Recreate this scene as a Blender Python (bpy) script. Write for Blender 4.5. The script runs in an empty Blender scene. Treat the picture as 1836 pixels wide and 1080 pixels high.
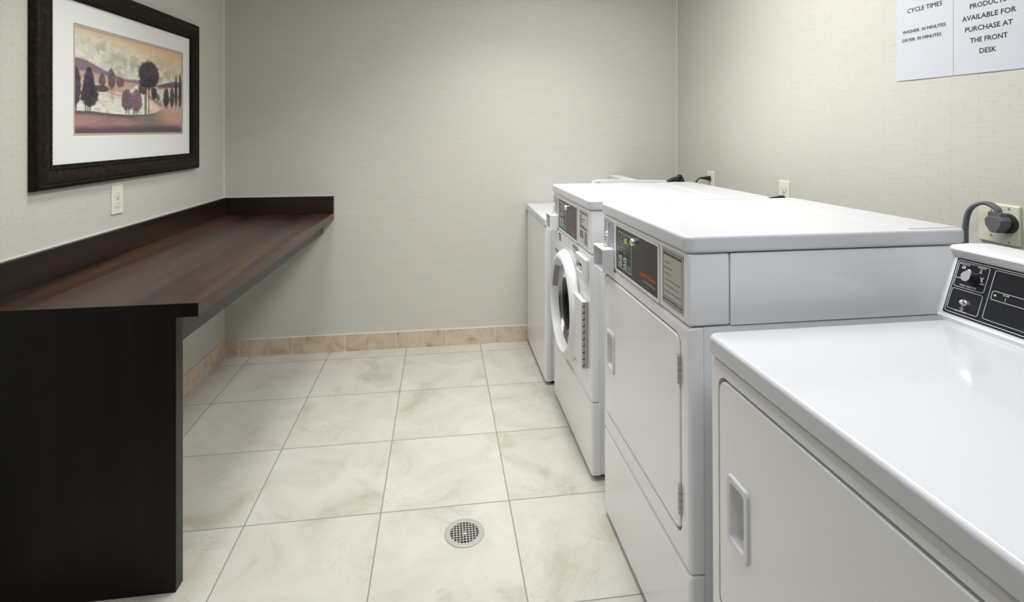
import bpy, bmesh, math, random
import numpy as np
from mathutils import Vector, Matrix, noise as mnoise

SC = bpy.context.scene
COL = SC.collection
random.seed(7)

# ---------------------------------------------------------------- camera, light, exposure
cam_d = bpy.data.cameras.new('camera')
cam = bpy.data.objects.new('camera', cam_d)
COL.objects.link(cam)
cam_d.sensor_width = 36.0
cam_d.lens = 19.353
cam_d.shift_x = -0.0075
cam_d.shift_y = -0.1678
cam_d.clip_start = 0.02
cam.location = (0, 0, 1.36)
cam.rotation_euler = (math.pi / 2, 0, -0.1429)
SC.camera = cam

SC.view_settings.view_transform = 'Standard'
SC.view_settings.look = 'None'
SC.view_settings.gamma = 1.0
SC.view_settings.use_curve_mapping = False
SC.view_settings.exposure = 0.17

world = bpy.data.worlds.new('world')
SC.world = world
world.use_nodes = True
world.node_tree.nodes['Background'].inputs[0].default_value = (0.9, 0.95, 1.0, 1)
world.node_tree.nodes['Background'].inputs[1].default_value = 0.05

CEIL = 2.50
def area(name, loc, sx, sy, power, color=(1, 1, 1), spread=180):
    d = bpy.data.lights.new(name, 'AREA')
    d.shape = 'RECTANGLE'
    d.size, d.size_y = sx, sy
    d.energy = power
    d.color = color
    d.spread = math.radians(spread)
    o = bpy.data.objects.new(name, d)
    COL.objects.link(o)
    o.location = loc
    return o
# x, y, width, length, power, colour, spread, what it is
LAMPS = [(0.70, 1.98, 0.56, 0.86, 22.0, (1.0, 0.995, 0.98), 180, 'white ceiling light above the washers'),
         (0.42, 0.30, 0.56, 0.56, 12.0, (0.95, 0.99, 1.06), 180, 'white square ceiling light just behind the camera'),
         (-0.55, 2.10, 0.40, 0.40, 7.0, (1.0, 0.99, 0.97), 110, 'added square ceiling light above the folding counter'),  # added lamp, lifts the left wall and the machine fronts
         (0.38, 2.48, 0.40, 0.40, 9.0, (1.0, 0.99, 0.97), 122, 'added square ceiling light close to the back wall')]  # added lamp, brightens the back wall and the floor by the counter
for lx, ly, sx, sy, pw, lcol, spr, lab in LAMPS:
    area('ceiling_lamp_light', (lx, ly, CEIL - 0.034), sx, sy, pw, lcol, spr)

# ---------------------------------------------------------------- dimensions of the room
D = 3.4959           # back wall
R = 1.567            # right wall
L0 = -1.2768         # left wall at the back corner
K = 0.035            # the left wall runs very slightly off square
YF = -1.7            # wall behind the camera
def LW(y):
    return L0 + K * (y - D)

# ---------------------------------------------------------------- materials
def mat(name, color=(.8, .8, .8), rough=.5, metal=0.0, coat=0.0, spec=.5, emit=None, estr=1.0):
    m = bpy.data.materials.new(name)
    m.use_nodes = True
    b = m.node_tree.nodes['Principled BSDF']
    b.inputs['Base Color'].default_value = (*color, 1)
    b.inputs['Roughness'].default_value = rough
    b.inputs['Metallic'].default_value = metal
    b.inputs['Coat Weight'].default_value = coat
    b.inputs['Coat Roughness'].default_value = .08
    b.inputs['Specular IOR Level'].default_value = spec
    if emit:
        b.inputs['Emission Color'].default_value = (*emit, 1)
        b.inputs['Emission Strength'].default_value = estr
    return m

class NT:
    """small helper round a node tree"""
    def __init__(s, m):
        s.t = m.node_tree; s.n = s.t.nodes; s.b = s.n['Principled BSDF']
    def add(s, kind, **kw):
        n = s.n.new(kind)
        for k, v in kw.items():
            setattr(n, k, v)
        return n
    def link(s, a, b):
        s.t.links.new(a, b)
    def math(s, op, a, b=None, c=None):
        n = s.n.new('ShaderNodeMath'); n.operation = op
        for i, x in enumerate((a, b, c)):
            if x is None: continue
            if isinstance(x, (int, float)): n.inputs[i].default_value = x
            else: s.link(x, n.inputs[i])
        return n.outputs[0]
    def noise(s, vec, scale, detail=3, rough=.5, dist=0):
        n = s.n.new('ShaderNodeTexNoise')
        n.inputs['Scale'].default_value = scale
        n.inputs['Detail'].default_value = detail
        n.inputs['Roughness'].default_value = rough
        n.inputs['Distortion'].default_value = dist
        s.link(vec, n.inputs['Vector'])
        return n.outputs['Fac']
    def ramp(s, fac, stops):
        n = s.n.new('ShaderNodeValToRGB')
        e = n.color_ramp.elements
        while len(e) < len(stops): e.new(.5)
        for i, (p, c) in enumerate(stops):
            e[i].position = p
            e[i].color = (*c, 1) if len(c) == 3 else c
        s.link(fac, n.inputs[0])
        return n.outputs[0]
    def mix(s, fac, a, b, blend='MIX'):
        n = s.n.new('ShaderNodeMix'); n.data_type = 'RGBA'; n.blend_type = blend
        for sock, x in ((n.inputs[0], fac), (n.inputs[6], a), (n.inputs[7], b)):
            if isinstance(x, (int, float)): sock.default_value = x
            elif isinstance(x, tuple): sock.default_value = (*x, 1)
            else: s.link(x, sock)
        return n.outputs[2]
    def mapping(s, vec, scale=(1, 1, 1), loc=(0, 0, 0), rot=(0, 0, 0)):
        n = s.n.new('ShaderNodeMapping')
        n.inputs['Scale'].default_value = scale
        n.inputs['Location'].default_value = loc
        n.inputs['Rotation'].default_value = rot
        s.link(vec, n.inputs['Vector'])
        return n.outputs[0]
    def obj(s):
        return s.n.new('ShaderNodeTexCoord').outputs['Object']
    def bump(s, height, strength, dist=.001):
        n = s.n.new('ShaderNodeBump')
        n.inputs['Strength'].default_value = strength
        n.inputs['Distance'].default_value = dist
        s.link(height, n.inputs['Height'])
        s.link(n.outputs[0], s.b.inputs['Normal'])

def wallpaper(name, axis):
    """pale vinyl wallpaper embossed with small flat staggered blocks"""
    m = mat(name, (.6, .56, .48), .55)
    t = NT(m)
    p = t.obj()
    sep = t.add('ShaderNodeSeparateXYZ'); t.link(p, sep.inputs[0])
    h = sep.outputs[0] if axis == 'x' else sep.outputs[1]
    z = sep.outputs[2]
    RH, BW = 0.0146, 0.132
    zr = t.math('DIVIDE', z, RH)
    row = t.math('FLOOR', zr)
    rem = t.math('FLOORED_MODULO', row, 4.0)
    odd = t.math('FLOORED_MODULO', row, 2.0)
    hi = t.math('GREATER_THAN', rem, 1.5)
    off = t.math('MULTIPLY', odd, t.math('MULTIPLY_ADD', hi, .3333, .3333))
    hx = t.math('ADD', t.math('DIVIDE', h, BW), off)
    hx = t.math('ADD', hx, -.345 if axis == 'y' else .1)
    fx = t.math('FRACT', hx)
    fz = t.math('FRACT', zr)
    cell = t.math('FLOOR', hx)
    comb = t.add('ShaderNodeCombineXYZ')
    t.link(cell, comb.inputs[0]); t.link(row, comb.inputs[1])
    wn = t.add('ShaderNodeTexWhiteNoise', noise_dimensions='2D'); t.link(comb.outputs[0], wn.inputs['Vector'])
    rnd = wn.outputs['Value']
    dv = t.math('MINIMUM', fx, t.math('SUBTRACT', 1.0, fx))
    vj = t.math('LESS_THAN', dv, .0055)
    dh = t.math('MINIMUM', fz, t.math('SUBTRACT', 1.0, fz))
    hj = t.math('LESS_THAN', dh, .06)
    # fine horizontal thread
    st = t.noise(t.mapping(p, (9, 9, 420)), 1.0, 2, .6)
    broad = t.noise(t.mapping(p, (1.2, 1.2, 1.2)), 1.6, 2)
    base = t.ramp(st, [(.3, (.570, .554, .495)), (.7, (.638, .624, .566))])
    base = t.mix(t.math('MULTIPLY', broad, .25), base, (.635, .622, .570))
    patchy = t.noise(t.mapping(p, (1, 1, 1)), 5.0, 2)
    seen = t.math('MULTIPLY', t.math('GREATER_THAN', patchy, .42), t.math('GREATER_THAN', rnd, .12))
    base = t.mix(t.math('MULTIPLY', t.math('MULTIPLY', vj, seen), .55 if axis == 'y' else .12), base, (.33, .30, .24))
    hs = t.math('MULTIPLY', t.math('MULTIPLY', hj, t.math('GREATER_THAN', rnd, .45)), .28 if axis == 'y' else .10)
    base = t.mix(hs, base, (.72, .69, .61))
    t.link(base, t.b.inputs['Base Color'])
    hgt = t.math('ADD', t.math('MULTIPLY', rnd, .6 if axis == 'y' else .15), t.math('MULTIPLY', st, .5))
    t.bump(hgt, .25, .0006)
    return m

def floor_tile():
    m = mat('beige_floor_tile', (.7, .66, .58), .3)
    t = NT(m)
    p = t.obj()
    T = 0.45744
    sh = t.mapping(p, loc=(-.24859, -2.0005, 0))
    sep = t.add('ShaderNodeSeparateXYZ'); t.link(sh, sep.inputs[0])
    ux = t.math('DIVIDE', sep.outputs[0], T); uy = t.math('DIVIDE', sep.outputs[1], T)
    fx, fy = t.math('FRACT', ux), t.math('FRACT', uy)
    d = t.math('MINIMUM', t.math('MINIMUM', fx, t.math('SUBTRACT', 1.0, fx)), t.math('MINIMUM', fy, t.math('SUBTRACT', 1.0, fy)))
    grout = t.math('LESS_THAN', d, .0046)
    comb = t.add('ShaderNodeCombineXYZ')
    t.link(t.math('FLOOR', ux), comb.inputs[0]); t.link(t.math('FLOOR', uy), comb.inputs[1])
    wn = t.add('ShaderNodeTexWhiteNoise', noise_dimensions='2D'); t.link(comb.outputs[0], wn.inputs['Vector'])
    sc = t.add('ShaderNodeVectorMath', operation='SCALE'); t.link(wn.outputs['Color'], sc.inputs[0]); sc.inputs['Scale'].default_value = 20
    ad = t.add('ShaderNodeVectorMath', operation='ADD'); t.link(p, ad.inputs[0]); t.link(sc.outputs[0], ad.inputs[1])
    q = ad.outputs[0]
    cloud = t.noise(q, 4.2, 6, .62, .9)
    base = t.ramp(cloud, [(.30, (.47, .425, .35)), (.44, (.575, .552, .49)), (.62, (.63, .613, .558)), (.8, (.60, .578, .515))])
    # veins
    w = t.noise(q, 5.0, 5, .6, 1.6)
    vein = t.math('ABSOLUTE', t.math('SUBTRACT', w, .5))
    vm = t.math('LESS_THAN', vein, .006)
    patch = t.math('GREATER_THAN', t.noise(q, 3.1, 2), .56)
    base = t.mix(t.math('MULTIPLY', t.math('MULTIPLY', vm, patch), .45), base, (.50, .41, .30))
    sp = t.math('GREATER_THAN', t.noise(q, 38, 3, .6), .70)
    base = t.mix(t.math('MULTIPLY', sp, t.math('MULTIPLY', patch, .35)), base, (.48, .39, .29))
    base = t.mix(t.math('MULTIPLY', wn.outputs['Value'], .10), base, (.58, .53, .44))
    base = t.mix(grout, base, (.27, .265, .245))
    t.link(base, t.b.inputs['Base Color'])
    rg = t.mix(grout, (.30, .30, .30), (.8, .8, .8)); t.link(rg, t.b.inputs['Roughness'])
    t.bump(t.math('SUBTRACT', 1.0, grout), .5, .001)
    return m

def base_tile(axis, off):
    m = mat('tan_baseboard_tile_' + axis, (.6, .5, .4), .35)
    t = NT(m)
    p = t.obj()
    sep = t.add('ShaderNodeSeparateXYZ'); t.link(p, sep.inputs[0])
    u = t.math('DIVIDE', t.math('SUBTRACT', sep.outputs[0 if axis == 'x' else 1], off), .3063)
    f = t.math('FRACT', u)
    j = t.math('LESS_THAN', t.math('MINIMUM', f, t.math('SUBTRACT', 1.0, f)), .0065)
    comb = t.add('ShaderNodeCombineXYZ'); t.link(t.math('FLOOR', u), comb.inputs[0])
    sc = t.add('ShaderNodeVectorMath', operation='SCALE'); t.link(comb.outputs[0], sc.inputs[0]); sc.inputs['Scale'].default_value = 3.7
    ad = t.add('ShaderNodeVectorMath', operation='ADD'); t.link(p, ad.inputs[0]); t.link(sc.outputs[0], ad.inputs[1])
    c = t.noise(ad.outputs[0], 9, 6, .62, 1.0)
    base = t.ramp(c, [(.3, (.40, .29, .20)), (.45, (.60, .485, .37)), (.62, (.68, .575, .46)), (.8, (.63, .52, .41))])
    w = t.noise(ad.outputs[0], 8, 4, .6, 1.4)
    vm = t.math('LESS_THAN', t.math('ABSOLUTE', t.math('SUBTRACT', w, .5)), .006)
    base = t.mix(t.math('MULTIPLY', vm, .3), base, (.36, .25, .15))
    base = t.mix(j, base, (.76, .73, .67))
    t.link(base, t.b.inputs['Base Color'])
    return m

def wood(name, stretch, rough=.32, spec=.6, g=.6):
    m = mat(name, (.03, .012, .008), rough, spec=spec)
    t = NT(m)
    p = t.obj()
    g1 = t.noise(t.mapping(p, stretch), 1.0, 5, .6, .4)
    g2 = t.noise(t.mapping(p, tuple(s * .42 for s in stretch)), 1.0, 3, .5, .6)
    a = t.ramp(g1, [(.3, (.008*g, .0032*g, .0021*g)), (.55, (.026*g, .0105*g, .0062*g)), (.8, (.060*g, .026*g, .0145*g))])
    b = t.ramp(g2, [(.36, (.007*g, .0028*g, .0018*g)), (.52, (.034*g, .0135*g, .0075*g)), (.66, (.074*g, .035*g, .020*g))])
    t.link(t.mix(.62, a, b), t.b.inputs['Base Color'])
    return m

M = {}
M['wall_x'] = wallpaper('embossed_wallpaper_back', 'x')
M['wall_y'] = wallpaper('embossed_wallpaper_side', 'y')
M['front_dark'] = mat('dark_unseen_wall', (.06, .05, .042), .6)  # unseen wall, kept dark so less light bounces onto the counter end
M['ceiling'] = mat('white_ceiling', (.62, .61, .58), .9)
M['floor'] = floor_tile()
M['base_x'] = base_tile('x', -1.1900)
M['base_y'] = base_tile('y', .12)
M['caulk'] = mat('white_caulk', (.72, .70, .64), .6)
M['wood_t'] = wood('walnut_worktop_laminate', (26, 1.6, 26), .30, .55, 1.35)
M['wood_y'] = wood('dark_wood_laminate_along', (26, 1.6, 26))
M['wood_x'] = wood('dark_wood_laminate_across', (1.6, 26, 26))
M['wood_shaded'] = wood('shaded_wood_laminate_upright', (26, 26, 1.2), .28, .25, .12)  # same laminate with the shade of the camera-facing end in its colour
M['enamel'] = mat('white_enamel', (.90, .915, .945), .20, coat=.4)
M['enamel_dimmed'] = mat('white_enamel_dimmed', (.70, .718, .75), .25, coat=.3)  # same enamel, darkened so the tops do not blow out under the lamps
M['plastic_w'] = mat('white_plastic', (.80, .81, .825), .35)
M['dark'] = mat('black_rubber', (.012, .012, .013), .6)
M['panel_b'] = mat('black_control_film', (.016, .016, .017), .32)
M['panel_n'] = mat('black_console_film', (.010, .0115, .015), .3)
M['steel'] = mat('brushed_steel', (.62, .61, .58), .32, metal=1)
M['chrome'] = mat('chrome', (.92, .92, .92), .30, metal=.85)
M['grey_metal'] = mat('grey_metal_plate', (.56, .58, .62), .38, metal=.7)
M['hinge'] = mat('hinge_metal', (.52, .50, .46), .4, metal=.6)
M['ink_w'] = mat('white_print', (.78, .79, .80), .5)
M['ink_g'] = mat('grey_print', (.50, .50, .49), .5)
M['ink_r'] = mat('red_print', (.75, .07, .03), .5)
M['ink_k'] = mat('black_print', (.02, .02, .022), .6)
M['ink_b'] = mat('blue_print', (.05, .09, .42), .5)
M['label'] = mat('grey_label_film', (.50, .51, .46), .45)
M['label_w'] = mat('pale_label_film', (.66, .68, .62), .45)
M['lcd'] = mat('lcd_glass', (.045, .047, .02), .2)
M['lcd_off'] = mat('lcd_glass_unlit', (.14, .13, .085), .25)
M['lcd_on'] = mat('lcd_lit_digits', (.1, .2, .01), .4, emit=(.42, .75, .02), estr=.8)
M['led'] = mat('green_lamp', (.05, .5, .05), .3, emit=(.06, .85, .08), estr=1.1)
M['green'] = mat('green_key', (.02, .42, .24), .45)
M['key'] = mat('pale_key', (.55, .57, .58), .5)
M['ivory'] = mat('ivory_plastic', (.74, .74, .60), .35)
M['ivory_w'] = mat('white_ivory_plastic', (.80, .81, .72), .35)
M['slot'] = mat('outlet_slot', (.03, .03, .028), .7)
M['cord_g'] = mat('grey_cord', (.155, .16, .185), .45)
M['cord_k'] = mat('black_cord', (.016, .016, .018), .5)
M['plug_g'] = mat('grey_plug', (.14, .145, .165), .5)
M['paper'] = mat('white_paper', (.60, .62, .67), .7)
M['matboard'] = mat('white_mat_board', (.82, .83, .825), .8)
M['fillet'] = mat('taupe_mat_board', (.50, .41, .33), .8)
M['drain'] = mat('drain_metal', (.50, .50, .45), .42, metal=.35)
M['void'] = mat('drain_void', (.006, .006, .005), .9)
M['drum'] = mat('drum_steel', (.30, .30, .30), .3, metal=1)
M['ring'] = mat('dark_steel_ring', (.30, .30, .31), .22, metal=1)
M['grip'] = mat('grey_grip', (.30, .30, .29), .5)
M['gasket'] = mat('grey_gasket', (.10, .10, .10), .55)
M['diffuser'] = mat('lamp_diffuser', (.9, .9, .9), .6, emit=(1, .97, .92), estr=1.0)

def frame_mat():
    m = mat('bronzed_frame', (.03, .022, .014), .45, spec=.12)
    t = NT(m)
    p = t.obj()
    n = t.noise(p, 60, 5, .7, .3)
    n2 = t.noise(p, 9, 3, .6)
    a = t.ramp(n, [(.38, (.007, .0045, .003)), (.58, (.024, .0155, .0085)), (.74, (.11, .072, .036))])
    t.link(t.mix(t.math('MULTIPLY', n2, .7), a, (.012, .008, .006)), t.b.inputs['Base Color'])
    return m
M['frame'] = frame_mat()

def glass_mat():
    m = bpy.data.materials.new('door_glass'); m.use_nodes = True
    nt = m.node_tree; nt.nodes.clear()
    out = nt.nodes.new('ShaderNodeOutputMaterial')
    mx = nt.nodes.new('ShaderNodeMixShader')
    tr = nt.nodes.new('ShaderNodeBsdfTransparent'); tr.inputs[0].default_value = (.42, .43, .43, 1)
    gl = nt.nodes.new('ShaderNodeBsdfGlossy'); gl.inputs['Roughness'].default_value = .04
    fr = nt.nodes.new('ShaderNodeFresnel'); fr.inputs[0].default_value = 1.5
    nt.links.new(fr.outputs[0], mx.inputs[0]); nt.links.new(tr.outputs[0], mx.inputs[1]); nt.links.new(gl.outputs[0], mx.inputs[2])
    nt.links.new(mx.outputs[0], out.inputs[0])
    return m
M['glass'] = glass_mat()

# ---------------------------------------------------------------- objects
BASE = {}
def thing(name, label, cat, loc, group=None, tilt=0.0):
    o = bpy.data.objects.new(name, None)
    COL.objects.link(o)
    o.empty_display_size = .1
    o.location = loc
    if tilt: o.rotation_euler = (tilt, 0, 0)
    o['label'] = label; o['category'] = cat
    if group: o['group'] = group
    BASE[o.name] = Vector(loc)
    return o

def tag(o, label, cat, group=None):
    o['label'] = label; o['category'] = cat
    if group: o['group'] = group
    return o

def obj(name, bm, m, parent=None, smooth=40, label=None, fixn=True, origin=None):
    if fixn: bmesh.ops.recalc_face_normals(bm, faces=bm.faces)
    b = BASE[parent.name] if parent is not None else Vector(origin or (0, 0, 0))
    for v in bm.verts: v.co -= b
    me = bpy.data.meshes.new(name)
    bm.to_mesh(me); bm.free()
    for mm in (m if isinstance(m, (list, tuple)) else [m]): me.materials.append(mm)
    if smooth:
        for p in me.polygons: p.use_smooth = True
        me.set_sharp_from_angle(angle=math.radians(smooth))
    o = bpy.data.objects.new(name, me)
    COL.objects.link(o)
    if smooth:
        w = o.modifiers.new('normals', 'WEIGHTED_NORMAL'); w.keep_sharp = True
    if parent is not None:
        o.parent = parent
        BASE[o.name] = b
    else:
        o.location = b
    if label: o['label'] = label
    return o

def struct(name, bm, m, smooth=0):
    o = obj(name, bm, m, None, smooth)
    o['kind'] = 'structure'
    return o

# ---------------------------------------------------------------- shapes
def rbox(bm, x0, x1, y0, y1, z0, z1, r=.003, seg=2, rv=0, open_front=False, mi=0):
    vs = [bm.verts.new((x, y, z)) for x in (x0, x1) for y in (y0, y1) for z in (z0, z1)]
    F = [(0, 1, 3, 2), (4, 6, 7, 5), (0, 4, 5, 1), (2, 3, 7, 6), (0, 2, 6, 4), (1, 5, 7, 3)]
    fs = [bm.faces.new([vs[i] for i in f]) for f in F]
    for f in fs: f.material_index = mi
    if open_front:
        bm.faces.remove(fs[0]); fs = fs[1:]
    es = set(e for f in fs for e in f.edges)
    if rv:
        ve = [e for e in es if abs(e.verts[0].co.z - e.verts[1].co.z) > 1e-6 and len(e.link_faces) == 2]
        rr = bmesh.ops.bevel(bm, geom=ve, offset=rv, segments=5, affect='EDGES', profile=.5)
        if r:
            top = max(z0, z1); bot = min(z0, z1)
            allv = set(v for f in rr['faces'] for v in f.verts) | set(v for v in vs if v.is_valid)
            he = [e for e in bm.edges if e.verts[0] in allv and e.verts[1] in allv and abs(e.verts[0].co.z - e.verts[1].co.z) < 1e-6 and len(e.link_faces) == 2
                  and (abs(e.verts[0].co.z - top) < 1e-6 or abs(e.verts[0].co.z - bot) < 1e-6)]
            bmesh.ops.bevel(bm, geom=he, offset=r, segments=seg + 1, affect='EDGES', profile=.5)
    elif r:
        bmesh.ops.bevel(bm, geom=[e for e in es if len(e.link_faces) == 2], offset=r, segments=seg, affect='EDGES', profile=.5)
    return bm

def hexa(bm, pts, mi=0):
    """eight corners: four of the bottom ring, four of the top ring"""
    v = [bm.verts.new(p) for p in pts]
    for f in ((3, 2, 1, 0), (4, 5, 6, 7), (0, 1, 5, 4), (1, 2, 6, 5), (2, 3, 7, 6), (3, 0, 4, 7)):
        bm.faces.new([v[i] for i in f]).material_index = mi
    return v

def prism(bm, poly, fn, a, b, mi=0):
    """polygon of (p, q) carried from a to b; fn(p, q, t) gives the point"""
    A = [bm.verts.new(fn(p, q, a)) for p, q in poly]
    B = [bm.verts.new(fn(p, q, b)) for p, q in poly]
    n = len(poly)
    fs = [bm.faces.new(A[::-1]), bm.faces.new(B)]
    for i in range(n):
        fs.append(bm.faces.new((A[i], A[(i + 1) % n], B[(i + 1) % n], B[i])))
    for f in fs: f.material_index = mi
    return fs

def rr(y0, y1, z0, z1, r, n=6):
    r = max(1e-4, min(r, abs(y1 - y0) / 2 - 1e-5, abs(z1 - z0) / 2 - 1e-5))
    out = []
    for cy, cz, a0 in ((y1 - r, z1 - r, 0), (y0 + r, z1 - r, 90), (y0 + r, z0 + r, 180), (y1 - r, z0 + r, 270)):
        for k in range(n):
            a = math.radians(a0 + 90 * k / (n - 1))
            out.append((cy + r * math.cos(a), cz + r * math.sin(a)))
    return out

def circ(cy, cz, r, n=48, a0=0):
    return [(cy + r * math.cos(a0 + 2 * math.pi * k / n), cz + r * math.sin(a0 + 2 * math.pi * k / n)) for k in range(n)]

def sweep(bm, F, loops, cap0=False, cap1=False, mi=0):
    """loops: list of (outline points (y, z), n) drawn through F(y, z, n)"""
    V = [[bm.verts.new(F(y, z, n)) for y, z in pts] for pts, n in loops]
    N = len(V[0])
    fs = []
    for A, B in zip(V, V[1:]):
        for i in range(N):
            fs.append(bm.faces.new((A[i], A[(i + 1) % N], B[(i + 1) % N], B[i])))
    if cap0: fs.append(bm.faces.new(V[0][::-1]))
    if cap1: fs.append(bm.faces.new(V[-1]))
    for f in fs: f.material_index = mi
    return fs

def plate(bm, F, y0, y1, z0, z1, r, n0, n1, bev=.002, mi=0, back=True):
    """rounded plate rising from n0 to n1 off the surface F"""
    L = [(rr(y0, y1, z0, z1, r), n0)]
    for k in range(4):
        a = math.pi / 2 * k / 3
        i = bev * (1 - math.cos(a))
        L.append((rr(y0 + i, y1 - i, z0 + i, z1 - i, max(r - i, 1e-4)), n1 - bev + bev * math.sin(a)))
    sweep(bm, F, L, back, True, mi)
    return bm

def flat(bm, F, y0, y1, z0, z1, n, r=.0005, mi=0, th=.0003):
    sweep(bm, F, [(rr(y0, y1, z0, z1, r, 4), n - th), (rr(y0, y1, z0, z1, r, 4), n)], False, True, mi)

def outline(bm, F, y0, y1, z0, z1, n, r, w, mi=0, th=.0003):
    a = rr(y0, y1, z0, z1, r); b = rr(y0 + w, y1 - w, z0 + w, z1 - w, max(r - w, 2e-4))
    sweep(bm, F, [(a, n - th), (a, n), (b, n), (b, n - th)], False, False, mi)

def tube(bm, pts, rad, n=10, cap=True, mi=0, sub=6, flatten=None):
    """round tube along a smooth path (Catmull-Rom)"""
    P = [Vector(p) for p in pts]
    path = []
    for i in range(len(P) - 1):
        p0, p1, p2, p3 = P[max(i - 1, 0)], P[i], P[i + 1], P[min(i + 2, len(P) - 1)]
        for k in range(sub):
            t = k / sub
            path.append(.5 * ((2 * p1) + (p2 - p0) * t + (2 * p0 - 5 * p1 + 4 * p2 - p3) * t * t + (3 * p1 - p0 - 3 * p2 + p3) * t ** 3))
    path.append(P[-1])
    up = Vector((0, 0, 1)); rings = []
    ref = None
    for i, p in enumerate(path):
        d = (path[min(i + 1, len(path) - 1)] - path[max(i - 1, 0)]).normalized()
        if ref is None:
            ref = d.orthogonal().normalized()
        ref = (ref - d * ref.dot(d)).normalized()
        s = d.cross(ref)
        r = rad(i / (len(path) - 1)) if callable(rad) else rad
        rings.append([bm.verts.new(p + r * (ref * math.cos(2 * math.pi * k / n) + s * math.sin(2 * math.pi * k / n))) for k in range(n)])
    for A, B in zip(rings, rings[1:]):
        for k in range(n):
            bm.faces.new((A[k], A[(k + 1) % n], B[(k + 1) % n], B[k])).material_index = mi
    if cap:
        bm.faces.new(rings[0][::-1]).material_index = mi
        bm.faces.new(rings[-1]).material_index = mi
    return path

_TXT = {}
def glyphs(s, bold):
    if (s, bold) in _TXT: return _TXT[(s, bold)]
    c = bpy.data.curves.new('lettering_curve', 'FONT')
    c.body = s; c.size = 1; c.resolution_u = 2
    c.offset = bold
    c.extrude = 0
    o = bpy.data.objects.new('lettering_curve', c)
    COL.objects.link(o)
    bpy.context.view_layer.update()
    me = bpy.data.meshes.new_from_object(o)
    V = [(v.co.x, v.co.y) for v in me.vertices]
    P = [tuple(p.vertices) for p in me.polygons]
    COL.objects.unlink(o); bpy.data.objects.remove(o); bpy.data.curves.remove(c); bpy.data.meshes.remove(me)
    _TXT[(s, bold)] = (V, P)
    return V, P
_CAP = []
def text(bm, F, s, ya, yb, zb, cap, n, bold=0.0, mi=0, slant=0.0):
    """writing from ya (its left end) to yb (its right end) on the surface F, baseline zb, capital height cap"""
    if not _CAP:
        V, _ = glyphs('H', 0.0); _CAP.append(max(v[1] for v in V))
    V, P = glyphs(s, bold)
    if not V: return
    x0 = min(v[0] for v in V); x1 = max(v[0] for v in V)
    sz = cap / _CAP[0]
    vs = [bm.verts.new(F(ya + (yb - ya) * (x - x0) / (x1 - x0), zb + y * sz + slant * (x - x0) / (x1 - x0), n)) for x, y in V]
    for p in P:
        try: bm.faces.new([vs[i] for i in p]).material_index = mi
        except ValueError: pass

def surf(X):
    """a surface facing the aisle (towards -x) at depth X"""
    return lambda y, z, n: Vector((X - n, y, z))
XF = .576
FF = surf(XF)
FR = surf(R)
FL = lambda y, z, n: Vector((LW(y) + n, y, z))

# ---------------------------------------------------------------- the room
bm = bmesh.new(); rbox(bm, -1.7, R + .1, YF - .1, D + .1, -.1, 0, 0)
floor = struct('floor', bm, M['floor'])
bm = bmesh.new(); rbox(bm, -1.7, R + .1, YF - .1, D + .1, CEIL, CEIL + .1, 0); struct('ceiling', bm, M['ceiling'])
bm = bmesh.new(); rbox(bm, -1.7, R + .1, D, D + .1, 0, CEIL, 0); struct('wall_back', bm, M['wall_x'])
bm = bmesh.new(); rbox(bm, R, R + .1, YF, D, 0, CEIL, 0); struct('wall_right', bm, M['wall_y'])
bm = bmesh.new(); rbox(bm, -1.7, R + .1, YF - .1, YF, 0, CEIL, 0); struct('wall_front', bm, M['front_dark'])
bm = bmesh.new()
hexa(bm, [(LW(YF) - .1, YF, 0), (LW(YF), YF, 0), (L0, D, 0), (L0 - .1, D, 0), (LW(YF) - .1, YF, CEIL), (LW(YF), YF, CEIL), (L0, D, CEIL), (L0 - .1, D, CEIL)])
struct('wall_left', bm, M['wall_y'])
ZB = .1044
bm = bmesh.new()
rbox(bm, L0 + .009, R, D - .010, D, 0, ZB - .003, .0)
rbox(bm, L0 + .009, R, D - .0095, D, ZB - .003, ZB, .0, mi=1)
struct('baseboard_back', bm, [M['base_x'], M['caulk']])
bm = bmesh.new()
hexa(bm, [(LW(YF), YF, 0), (LW(YF) + .010, YF, 0), (L0 + .010, D, 0), (L0, D, 0), (LW(YF), YF, ZB - .003), (LW(YF) + .010, YF, ZB - .003), (L0 + .010, D, ZB - .003), (L0, D, ZB - .003)])
hexa(bm, [(LW(YF), YF, ZB - .003), (LW(YF) + .0095, YF, ZB - .003), (L0 + .0095, D, ZB - .003), (L0, D, ZB - .003), (LW(YF), YF, ZB), (LW(YF) + .0095, YF, ZB), (L0 + .0095, D, ZB), (L0, D, ZB)], 1)
struct('baseboard_left', bm, [M['base_y'], M['caulk']])
# pale lines where the wallpaper meets in the corners
for i, (cx, sx) in enumerate(((L0, 1), (R, -1))):
    bm = bmesh.new(); prism(bm, [(cx, D), (cx + sx * .004, D), (cx, D - .004)], lambda p, q, t: (p, q, t), ZB, CEIL)
    struct('trim_%d' % (i + 1), bm, M['caulk'])

# ceiling lamps that light the room
for lx, ly, sx, sy, pw, lcol, spr, lab in LAMPS:
    t = thing('ceiling_light', lab, 'ceiling light', (lx, ly, CEIL))
    bm = bmesh.new()
    for x0, x1, y0, y1 in ((-.02, 0, -.02, sy + .02), (sx, sx + .02, -.02, sy + .02), (0, sx, -.02, 0), (0, sx, sy, sy + .02)):
        rbox(bm, lx - sx / 2 + x0, lx - sx / 2 + x1, ly - sy / 2 + y0, ly - sy / 2 + y1, CEIL - .04, CEIL, .002)
    obj('light_frame', bm, M['plastic_w'], t)
    bm = bmesh.new(); rbox(bm, lx - sx / 2, lx + sx / 2, ly - sy / 2, ly + sy / 2, CEIL - .03, CEIL - .024, 0)
    obj('diffuser', bm, M['diffuser'], t)

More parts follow.
